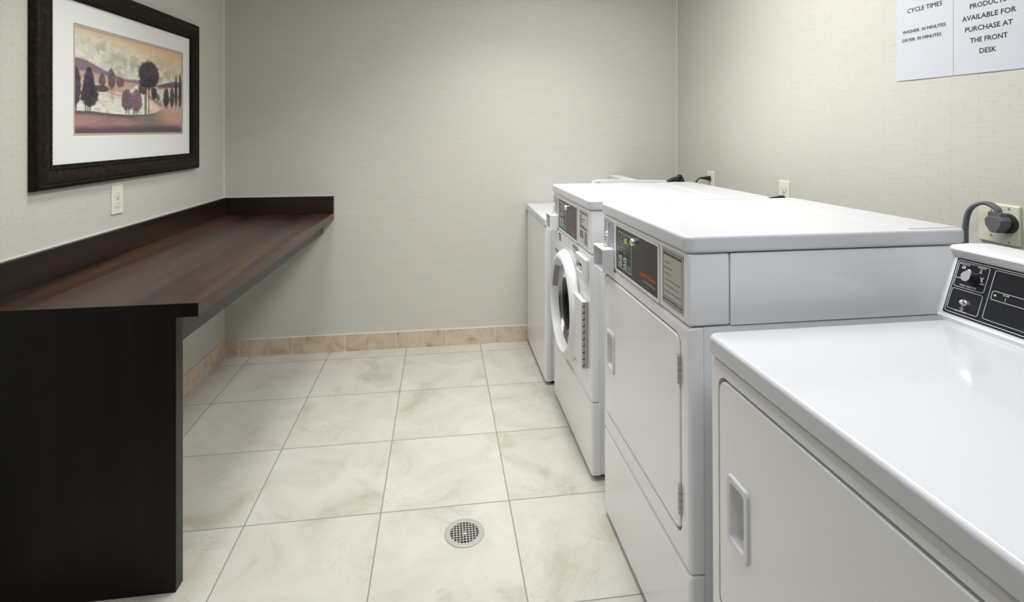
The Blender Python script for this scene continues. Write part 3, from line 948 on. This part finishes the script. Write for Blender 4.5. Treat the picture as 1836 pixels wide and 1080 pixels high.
bm = bmesh.new(); wrap(bm, FF, y0 + .002, y1 - .002, .014, .3050, .036, .011); obj('kick_panel', bm, M['enamel'], dry)
swing_door(dry, 1.2585, 1.8685, .378, .8490, 1.763, 1.838, .538, .672, (.424, .737))
control_panel(dry, -.002, True, 'Commercial Dryer')
coin_parts(dry, -.001, 1.769, 1.883, 1.775, 1.876)
bm = bmesh.new()
flat(bm, FF, 1.236, 1.363, .905, 1.049, .0016, .003, th=.0014)
outline(bm, FF, 1.2425, 1.355, .9105, 1.0425, .0019, .001, .0011, mi=1)
flat(bm, FF, 1.2425, 1.355, .9245, .9255, .0019, mi=1)
lb = obj('instruction_label', bm, [M['label'], M['ink_k']], dry, 0, label='grey printed instruction label')
bm = bmesh.new()
text(bm, FF, 'OPERATING INSTRUCTIONS', 1.352, 1.245, 1.0315, .0060, .0020, .030)
for s, ye, z in (('1. Load Clothes', 1.315, 1.012), ('2. Make Cycle Selection', 1.300, .997), ('3. Insert Coins / Card', 1.302, .983), ('4. To Start Dryer - Close Door and Push Start', 1.253, .968), ('5. To Stop Dryer During Cycle - Open Door', 1.260, .953), ('6. To Restart Dryer - Close Door and Push Start', 1.249, .938)):
    text(bm, FF, s, 1.350, ye, z, .0038, .0020, .006)
text(bm, FF, 'CLEAN LINT FILTER AFTER EACH LOAD', 1.3545, 1.2435, .9155, .0052, .0020, .026)
obj('lettering', bm, M['ink_k'], lb, 0)
feet(dry, *U3)

# ---- front loading washer
U2 = (2.060, 2.768)
y0, y1 = U2
was = thing('washing_machine', 'white front loading washer with round porthole door beside the dryer', 'washing machine', (.95, y1, 0), 'laundry machines along the right wall', -math.radians(.5))
bm = bmesh.new(); rbox(bm, .606, 1.300, y0 + .003, y1 - .003, .016, .866, .003, open_front=True); obj('cabinet', bm, M['enamel'], was)
bm = bmesh.new(); rbox(bm, .6705, 1.302, y0 + .001, y1 - .001, .8675, 1.0365, .002); obj('upper_side', bm, M['enamel'], was)
bm = bmesh.new(); rbox(bm, XF, .669, y0, y1, .8680, 1.0370, .007, 3); obj('control_housing', bm, M['enamel'], was)
lid_slab(was, y0 - .006, y1 + .004, 1.039, 1.079, .568, 1.330, 1.135)
DC = (2.452, .562)
# front with the round opening
bm = bmesh.new()
bv = .011
L = [(rr(y0, y1, .2965, .8645, .004), -.030)]
for k in range(5):
    a = math.pi / 2 * k / 4; i = bv * (1 - math.cos(a))
    L.append((rr(y0 + i, y1 - i, .2965 + i, .8645 - i, .006), -bv + bv * math.sin(a)))
sweep(bm, FF, L)
last = rr(y0 + bv, y1 - bv, .2965 + bv, .8645 - bv, .006)
rim = [v for v in bm.verts if abs(v.co.x - XF) < 1e-6]
oe = [e for e in bm.edges if e.verts[0] in rim and e.verts[1] in rim]
cv = [bm.verts.new(FF(y, z, 0)) for y, z in circ(DC[0], DC[1], .196, 64)]
ce = [bm.edges.new((cv[i], cv[(i + 1) % 64])) for i in range(64)]
bmesh.ops.triangle_fill(bm, use_beauty=True, use_dissolve=False, edges=oe + ce, normal=(-1, 0, 0))
cb = [bm.verts.new(FF(y, z, -.030)) for y, z in circ(DC[0], DC[1], .196, 64)]
for i in range(64): bm.faces.new((cv[i], cv[(i + 1) % 64], cb[(i + 1) % 64], cb[i]))
obj('front_panel', bm, M['enamel'], was, 30)
bm = bmesh.new(); wrap(bm, FF, y0, y1, .014, .2930, .036, .011); obj('kick_panel', bm, M['enamel'], was)
# drum behind the window
bm = bmesh.new()
sweep(bm, FF, [(circ(*DC, .196), -.030), (circ(*DC, .165), -.050), (circ(*DC, .160), -.085)], mi=0)
sweep(bm, FF, [(circ(*DC, .160), -.085), (circ(*DC, .255), -.10), (circ(*DC, .265), -.40), (circ(*DC, .06), -.43)], False, True, mi=1)
obj('drum', bm, [M['gasket'], M['drum']], was, 40, label='dark steel drum')
# porthole door
bm = bmesh.new()
L = [(circ(*DC, r, 72), n) for r, n in ((.241, .0015), (.243, .006), (.241, .014), (.235, .023), (.227, .032), (.218, .0385), (.210, .041), (.204, .041), (.200, .0385), (.196, .030), (.190, .012), (.187, .003))]
sweep(bm, FF, L)
pd = obj('door', bm, M['plastic_w'], was, 60)
bm = bmesh.new()
sweep(bm, FF, [(circ(*DC, r, 64), n) for r, n in ((.1875, .004), (.186, -.002), (.184, .000), (.182, -.005), (.180, -.003), (.178, -.008), (.176, -.006), (.1725, -.012))])
obj('window_ring', bm, M['ring'], pd, 60)
bm = bmesh.new()
sweep(bm, FF, [(circ(*DC, r, 64), n) for r, n in ((.1740, -.011), (.170, -.026), (.162, -.050), (.150, -.072), (.130, -.090), (.10, -.102), (.06, -.108), (.02, -.110))], False, True)
obj('window', bm, M['glass'], pd, 80)
# grip inside the ring on the far side
bm = bmesh.new()
G = []
for r, n in ((.1965, .0310), (.1885, .006)):
    G.append([FF(DC[0] + (r - .0012) * math.cos(math.radians(a)), DC[1] + (r - .0012) * math.sin(math.radians(a)), n + .0008) for a in range(9, 49, 3)])
A = [bm.verts.new(p) for p in G[0]]; B = [bm.verts.new(p) for p in G[1]]
for i in range(len(A) - 1): bm.faces.new((A[i], A[i + 1], B[i + 1], B[i]))
obj('grip', bm, M['grip'], pd, 60, label='grey grip recess')
# hinge on the near side
bm = bmesh.new()
rbox(bm, .552, XF - .0005, 2.107, 2.300, .412, .672, .003)
hb = obj('hinge_block', bm, M['plastic_w'], pd)
bm = bmesh.new()
Fh = lambda x, z, n: Vector((x, 2.107 - n, z))
flat(bm, Fh, .5515, .5755, .412, .672, .0022, .001, th=.002)
for k in range(10):
    z = .420 + .0258 * k
    flat(bm, Fh, .5535, .5640, z, z + .0135, .0026, .0004, mi=1)
    flat(bm, Fh, .5535, .5605, z + .0048, z + .0135, .0030, .0004)
sweep(bm, lambda p, q, n: Vector((.5655 + p, 2.1045 + q, n)), [(circ(0, 0, .0030, 12), .412), (circ(0, 0, .0030, 12), .672)], True, True)
obj('hinge', bm, [M['hinge'], M['slot'], M['steel']], pd)
# soap drawer
bm = bmesh.new()
dy0, dy1, dz0, dz1 = 2.094, 2.262, .749, .841
cup = [(y, z) for y, z in rr(2.150, 2.240, .772, .812, .018)]
L = [(rr(dy0, dy1, dz0, dz1, .008), .0008), (rr(dy0, dy1, dz0, dz1, .008), .010), (rr(dy0 + .003, dy1 - .003, dz0 + .003, dz1 - .003, .007), .013), (cup, .013), ([(y, z - .004 if z > .79 else z + .006) for y, z in cup], .002)]
sweep(bm, FF, L, False, True)
obj('soap_drawer', bm, M['plastic_w'], was)
DZ, S2, O2 = -.0225, 1.04, .882
control_panel(was, DZ, False, 'Commercial Washer', O2, S2)
coin_parts(was, DZ - .0005, 2.664, 2.776 - .012, 2.675, 2.762)
bm = bmesh.new()
flat(bm, FF, 2.103, 2.231, .884, 1.024, .0016, .003, th=.0014)
for z in (1.018, .949): flat(bm, FF, 2.108, 2.226, z, z + .0012, .0019, mi=1)
lb = obj('instruction_label', bm, [M['label_w'], M['ink_k']], was, 0, label='pale printed instruction label')
bm = bmesh.new()
text(bm, FF, 'WASHER INSTRUCTIONS', 2.226, 2.109, 1.008, .0070, .0020, .015)
text(bm, FF, 'PROGRAM INSTRUCTIONS', 2.226, 2.109, .951, .0070, .0020, .015)
for z, w in ((.998, .03), (.992, .024), (.986, .085), (.979, .035), (.973, .06), (.966, .028), (.960, .075)):
    words_line(bm, FF, 2.226, 2.226 - w, z, .0028, .0020)
for k in range(6): words_line(bm, FF, 2.224, 2.224 - random.uniform(.045, .06), .936 - .0052 * k, .0028, .0020)
for k in range(9): words_line(bm, FF, 2.148, 2.112, .938 - .0056 * k, .0028, .0020)
obj('lettering', bm, M['ink_k'], lb, 0)
# small stickers
bm = bmesh.new()
flat(bm, FF, 2.600, 2.640, .818, .851, .0014, .001)
flat(bm, FF, 2.606, 2.622, .836, .846, .0017, mi=1); flat(bm, FF, 2.618, 2.632, .822, .832, .0017, mi=1); flat(bm, FF, 2.604, 2.612, .822, .828, .0017, mi=1)
obj('sticker', bm, [M['ink_k'], M['ink_w']], was, 0, label='small black and white warning sticker')
bm = bmesh.new(); flat(bm, FF, 2.655, 2.728, .748, .760, .0014, .001)
for k in range(5): flat(bm, FF, 2.664 + .012 * k, 2.671 + .012 * k, .7515, .7565, .0017, mi=1)
obj('sticker', bm, [M['ink_b'], M['ink_w']], was, 0, label='narrow blue sticker above the porthole')
bm = bmesh.new(); flat(bm, FF, 2.264, 2.352, .838, .851, .0014, .001)
for k in range(6): flat(bm, FF, 2.272 + .012 * k, 2.279 + .012 * k, .842, .847, .0017, mi=1)
for k in range(3): words_line(bm, FF, 2.345, 2.285, .829 - .006 * k, .0024, .0016, 2)
text(bm, FF, 'E', 2.300, 2.286, .795, .013, .0016, .03, 3)
sweep(bm, FF, [(circ(2.33, .803, .003, 10), .0012), (circ(2.33, .803, .003, 10), .0016)], False, True, mi=3)
obj('sticker', bm, [M['ink_b'], M['ink_w'], M['ink_g'], M['ink_k']], was, 0, label='blue sticker with small print beside soap drawer')
feet(was, *U2)

# ---- far washer in the corner
U1 = (2.868, 3.482)
y0, y1 = U1
X1 = .549
F1 = surf(X1)
far = thing('washing_machine', 'plain white top loading washer in far corner by the back wall', 'washing machine', (.9, y1, 0), 'laundry machines along the right wall')
bm = bmesh.new(); rbox(bm, .580, 1.235, y0 + .004, y1 - .002, .020, .846, .003); obj('cabinet', bm, M['enamel'], far)
bm = bmesh.new(); wrap(bm, F1, y0 + .001, y1, .018, .8430, .034, .012); obj('front_panel', bm, M['enamel'], far)
bm = bmesh.new(); rbox(bm, X1 - .006, 1.240, y0 - .004, y1 + .002, .846, .886, .008, 3, .016); obj('top_panel', bm, M['enamel_dimmed'], far)
bm = bmesh.new()
prism(bm, [(1.070, .887), (1.098, 1.050), (1.094, 1.056), (1.100, 1.062), (1.160, 1.060), (1.168, 1.052), (1.190, .887)], lambda p, q, t_: Vector((p, t_, q)), y0 + .075, y1 - .004)
bmesh.ops.bevel(bm, geom=[e for e in bm.edges if abs(e.verts[0].co.y - e.verts[1].co.y) < 1e-6], offset=.004, segments=3, affect='EDGES', profile=.5)
obj('console', bm, M['plastic_w'], far, 50)
bm = bmesh.new()
prism(bm, [(.806, .888), (.806, 1.064), (.8095, 1.074), (.818, 1.082), (.830, 1.0865), (.95, 1.0875), (1.226, 1.0795), (1.232, 1.074), (1.232, .888)], lambda p, q, t_: Vector((p, t_, q)), y0 + .006, y0 + .030)
bmesh.ops.bevel(bm, geom=[e for e in bm.edges if abs(e.verts[0].co.y - e.verts[1].co.y) < 1e-6], offset=.003, segments=2, affect='EDGES', profile=.5)
ld = obj('lid', bm, M['enamel_dimmed'], far, 50, label='raised lid of the washer')
bm = bmesh.new()
flat(bm, lambda p, q, n: Vector((p, y0 + .006 - n, q)), .832, .852, 1.069, 1.0745, .001, .001, th=.0008)
obj('bumper', bm, M['hinge'], ld)
feet(far, *U1, x0=.60)

# ---- nearest dryer, with the console at its back
U4 = (.434, 1.112)
y0, y1 = U4
near = thing('dryer', 'nearest white dryer, lower, with sloping black console at its back', 'dryer', (.95, y1, 0), 'laundry machines along the right wall', -math.radians(.6))
bm = bmesh.new(); rbox(bm, .613, 1.300, y0 + .004, y1 - .004, .016, .876, .003); obj('cabinet', bm, M['enamel'], near)
bm = bmesh.new(); rbox(bm, .570, 1.312, y0 - .004, y1 + .002, .878, .921, .010, 4, .022); obj('top_panel', bm, M['enamel_dimmed'], near)
bm = bmesh.new()
wrap(bm, FF, y0 + .001, y1 - .001, .3085, .8750, .036, .014, rr(.4515, 1.0745, .3655, .8490, .030), .022); obj('front_panel', bm, M['enamel'], near)
bm = bmesh.new(); wrap(bm, FF, y0 + .001, y1 - .001, .014, .3050, .036, .011); obj('kick_panel', bm, M['enamel'], near)
swing_door(near, .4585, 1.0675, .372, .8425, .955, 1.028, .533, .672, (.424, .737))
feet(near, *U4)
# console: a wedge with a soft overhanging lip
bm = bmesh.new()
cp = [(1.150, .9205), (1.149, .930), (1.1545, .9345), (1.1996, 1.0605), (1.2005, 1.066), (1.197, 1.071), (1.189, 1.075), (1.1845, 1.0805), (1.1865, 1.0865), (1.192, 1.0895), (1.24, 1.0905), (1.292, 1.0885), (1.298, 1.084), (1.300, 1.075), (1.304, .9205)]
prism(bm, cp, lambda p, q, t_: Vector((p, t_, q)), .440, 1.128)
es = [e for e in bm.edges if abs(e.verts[0].co.y - e.verts[1].co.y) < 1e-6]
bmesh.ops.bevel(bm, geom=es, offset=.004, segments=3, affect='EDGES', profile=.5)
con = obj('console', bm, M['plastic_w'], near, 50)
P0 = Vector((1.150, 0, .92)); Vd = Vector((.051, 0, .143)).normalized(); Nd = Vector((-Vd.z, 0, Vd.x))
def FC(y, v, n):
    p = P0 + Vd * v + Nd * (n + .0012); return Vector((p.x, y, p.z))
bm = bmesh.new()
plate(bm, FC, .452, 1.117, .0185, .1485, .003, -.001, .0006, .0004)
for a in ((.4565, 1.1135, .0225, .1450, .006, .0013), (1.0375, 1.1095, .083, .1405, .005, .0009), (1.0365, 1.1095, .0300, .0785, .005, .0009), (.70, 1.0265, .0310, .1405, .005, .0009), (.86, 1.0205, .0760, .0960, .004, .0009)):
    outline(bm, FC, a[0], a[1], a[2], a[3], .0009, a[4], a[5], mi=1)
cpn = obj('control_panel', bm, [M['panel_n'], M['ink_w']], near, 0, label='black console panel outlined in white')
bm = bmesh.new()
N_ = .0010
text(bm, FC, 'PERM PRESS', 1.1075, 1.0835, .1350, .0030, N_, .008)
text(bm, FC, 'DELICATE', 1.0640, 1.0465, .1355, .0033, N_, .008)
text(bm, FC, 'NORMAL', 1.1090, 1.0950, .1020, .0030, N_, .008)
text(bm, FC, 'NO HEAT', 1.0585, 1.0415, .1005, .0034, N_, .008)
text(bm, FC, 'FABRIC SELECTOR', 1.0945, 1.0560, .0870, .0036, N_, .010)
text(bm, FC, 'PUSH TO START', 1.0895, 1.0610, .0287, .0030, N_ + .0003, .008)
text(bm, FC, 'IN USE', .9965, .9845, .0905, .0032, N_, .008)
flat(bm, FC, .9900, .9908, .0795, .0875, N_, .0002)
# garment symbols
flat(bm, FC, 1.0945, 1.1005, .1262, .1274, N_); flat(bm, FC, 1.0925, 1.0950, .1262, .1325, N_); flat(bm, FC, 1.0965, 1.1005, .1295, .1310, N_); flat(bm, FC, 1.0985, 1.1015, .1275, .1287, N_); flat(bm, FC, 1.0935, 1.0985, .1318, .1328, N_)
outline(bm, FC, 1.0540, 1.0580, .1255, .1330, N_, .0012, .0006); flat(bm, FC, 1.0525, 1.0595, .1250, .1258, N_); flat(bm, FC, 1.0550, 1.0556, .133, .1348, N_); flat(bm, FC, 1.0564, 1.0570, .133, .1348, N_)
flat(bm, FC, 1.0455, 1.0545, .1072, .1084, N_); flat(bm, FC, 1.0475, 1.0525, .1090, .1102, N_); flat(bm, FC, 1.0488, 1.0512, .1104, .1120, N_); flat(bm, FC, 1.0460, 1.0540, .1135, .1145, N_)
for s in (-1, 1):
    sweep(bm, FC, [([(1.0505 + s * .0005 - .0006, .112), (1.0505 + s * .0005 + .0006, .112), (1.0505 + s * .0035 + .0006, .1175), (1.0505 + s * .0035 - .0006, .1175)], N_ - .0002), ([(1.0505 + s * .0005 - .0006, .112), (1.0505 + s * .0005 + .0006, .112), (1.0505 + s * .0035 + .0006, .1175), (1.0505 + s * .0035 - .0006, .1175)], N_)], False, True)
dm = lambda r: [(1.0745 + r * .85, .0375), (1.0745, .0375 + r), (1.0745 - r * .85, .0375), (1.0745, .0375 - r)]
sweep(bm, FC, [(dm(.0060), N_ - .0002), (dm(.0060), N_), (dm(.0051), N_), (dm(.0051), N_ - .0002)])
flat(bm, FC, 1.0740, 1.0750, .0350, .0400, N_, .0002)
obj('lettering', bm, M['ink_w'], cpn, 0)
# knob: black skirt with a polished teardrop cap
kc = (1.0655, .1080)
bm = bmesh.new()
sweep(bm, FC, [(circ(*kc, .0145, 36), .0006), (circ(*kc, .0140, 36), .004), (circ(*kc, .0130, 36), .006), (circ(*kc, .0118, 36), .024), (circ(*kc, .0105, 36), .026)], False, True)
kn = obj('knob', bm, M['panel_n'], cpn, 40)
bm = bmesh.new()
def drop(r):
    pts = []
    for k in range(40):
        a = 2 * math.pi * k / 40
        rad = r * (1 + .62 * max(0, math.cos(a)) ** 8)
        ang = a + math.radians(112)
        pts.append((kc[0] + rad * math.cos(ang), kc[1] + rad * math.sin(ang)))
    return pts
sweep(bm, FC, [(drop(.0108), .0230), (drop(.0108), .0258), (drop(.0098), .0266)], True, True)
obj('knob_cap', bm, M['chrome'], kn, 40, label='polished metal cap')
bm = bmesh.new()
sb = (1.0705, .0510)
hx = [(sb[0] + .0075 * math.cos(math.radians(60 * k)), sb[1] + .0075 * math.sin(math.radians(60 * k))) for k in range(6)]
sweep(bm, FC, [(hx, .0006), (hx, .005)], False, True)
sweep(bm, FC, [(circ(*sb, .0052, 24), .004), (circ(*sb, .0052, 24), .010), (circ(*sb, .0042, 24), .0125), (circ(*sb, .002, 24), .0135)], False, True)
obj('start_button', bm, M['chrome'], cpn, 40, label='chrome push button')
bm = bmesh.new()
sweep(bm, FC, [(circ(1.0128, .0868, .0022, 16), .0006), (circ(1.0128, .0868, .0020, 16), .0018), (circ(1.0128, .0868, .001, 16), .0024)], False, True)
obj('indicator_lamp', bm, M['led'], cpn, 60, label='small lit green lamp')

# ---------------------------------------------------------------- paper notices
def notice(ya, yb, z0, z1, label, lines):
    o = thing('paper_notice', label, 'notice', (R, (ya + yb) / 2, z0))
    bm = bmesh.new()
    N = 12
    fr_, bk = [], []
    for j in (z0, z1):
        a, b = [], []
        for i in range(N + 1):
            y = ya + (yb - ya) * i / N
            n = .0022 + .0012 * math.sin(math.pi * i / N)
            a.append(bm.verts.new(FR(y, j, n))); b.append(bm.verts.new(FR(y, j, n - .0003)))
        fr_.append(a); bk.append(b)
    for i in range(N):
        bm.faces.new((fr_[0][i], fr_[0][i + 1], fr_[1][i + 1], fr_[1][i]))
        bm.faces.new((bk[0][i], bk[0][i + 1], bk[1][i + 1], bk[1][i]))
        for j in (0, 1): bm.faces.new((fr_[j][i], fr_[j][i + 1], bk[j][i + 1], bk[j][i]))
    for i in (0, N): bm.faces.new((fr_[0][i], fr_[1][i], bk[1][i], bk[0][i]))
    obj('sheet', bm, M['paper'], o, 30)
    Fn = lambda y, z, n: FR(y, z, .0026 + .0012 * math.sin(math.pi * max(0, min(1, (y - ya) / (yb - ya)))) + n)
    for s, a, b, z, cap, bold in lines:
        bm = bmesh.new(); text(bm, Fn, s, a, b, z, cap, 0, bold)
        if not bold:
            for dy, dz in ((.0007, 0), (.00035, .0003)): text(bm, Fn, s, a - dy, b - dy, z + dz, cap, .00002, 0)
        obj('lettering', bm, M['ink_k'], o, 0)
    return o
notice(1.7035, 1.4895, 1.526, 1.805, 'white sheet reading CYCLE TIMES taped to the right wall', [
    ('CYCLE TIMES', 1.657, 1.527, 1.7515, .0145, .0), ('WASHER: 30 MINUTES', 1.676, 1.515, 1.684, .0103, .0), ('DRYER: 30 MINUTES', 1.677, 1.530, 1.656, .0103, .0)])
notice(1.4885, 1.2725, 1.526, 1.805, 'white sheet about products at the front desk, right of the cycle times sheet', [
    ('PRODUCTS', 1.435, 1.327, 1.719, .0142, .018), ('AVAILABLE FOR', 1.460, 1.301, 1.6850, .0142, .018), ('PURCHASE AT', 1.450, 1.310, 1.651, .0142, .018), ('THE FRONT', 1.434, 1.324, 1.617, .0142, .018), ('DESK', 1.405, 1.355, 1.583, .0142, .018)])

# ---------------------------------------------------------------- floor drain
dc = (.080, 1.861)
dr = thing('floor_drain', 'round metal floor drain with square grid set in the beige tile', 'drain', (dc[0], dc[1], 0))
G3 = lambda a, b, n: Vector((a, b, n))
bm = bmesh.new()
sweep(bm, G3, [(circ(*dc, .0675, 64), .0002), (circ(*dc, .0665, 64), .0022), (circ(*dc, .060, 64), .0034), (circ(*dc, .0485, 64), .0026), (circ(*dc, .0475, 64), .0006)])
obj('rim', bm, M['drain'], dr, 40)
bm = bmesh.new(); sweep(bm, G3, [(circ(*dc, .0480, 48), .0002), (circ(*dc, .0480, 48), .0005)], False, True); obj('sump', bm, M['void'], dr, 0)
bm = bmesh.new()
for k in range(-4, 5):
    for ax in (0, 1):
        o_ = (k + .5) * .0104 if ax == 0 else (k + .5) * .0104
        if abs(o_) > .046: continue
        hl = math.sqrt(.0480 ** 2 - o_ ** 2); w = .0014
        if ax == 0: rbox(bm, dc[0] + o_ - w, dc[0] + o_ + w, dc[1] - hl, dc[1] + hl, .0007, .0024, 0)
        else: rbox(bm, dc[0] - hl, dc[0] + hl, dc[1] + o_ - w, dc[1] + o_ + w, .0007, .00235, 0)
obj('grate', bm, M['drain'], dr, 0)
bm = bmesh.new()
sweep(bm, G3, [(circ(*dc, .0085, 20), .0008), (circ(*dc, .0085, 20), .0026), (circ(*dc, .007, 20), .0034)], False, True)
flat(bm, G3, dc[0] - .005, dc[0] + .005, dc[1] - .0007, dc[1] + .0007, .0036, mi=1)
obj('screw', bm, [M['steel'], M['slot']], dr)
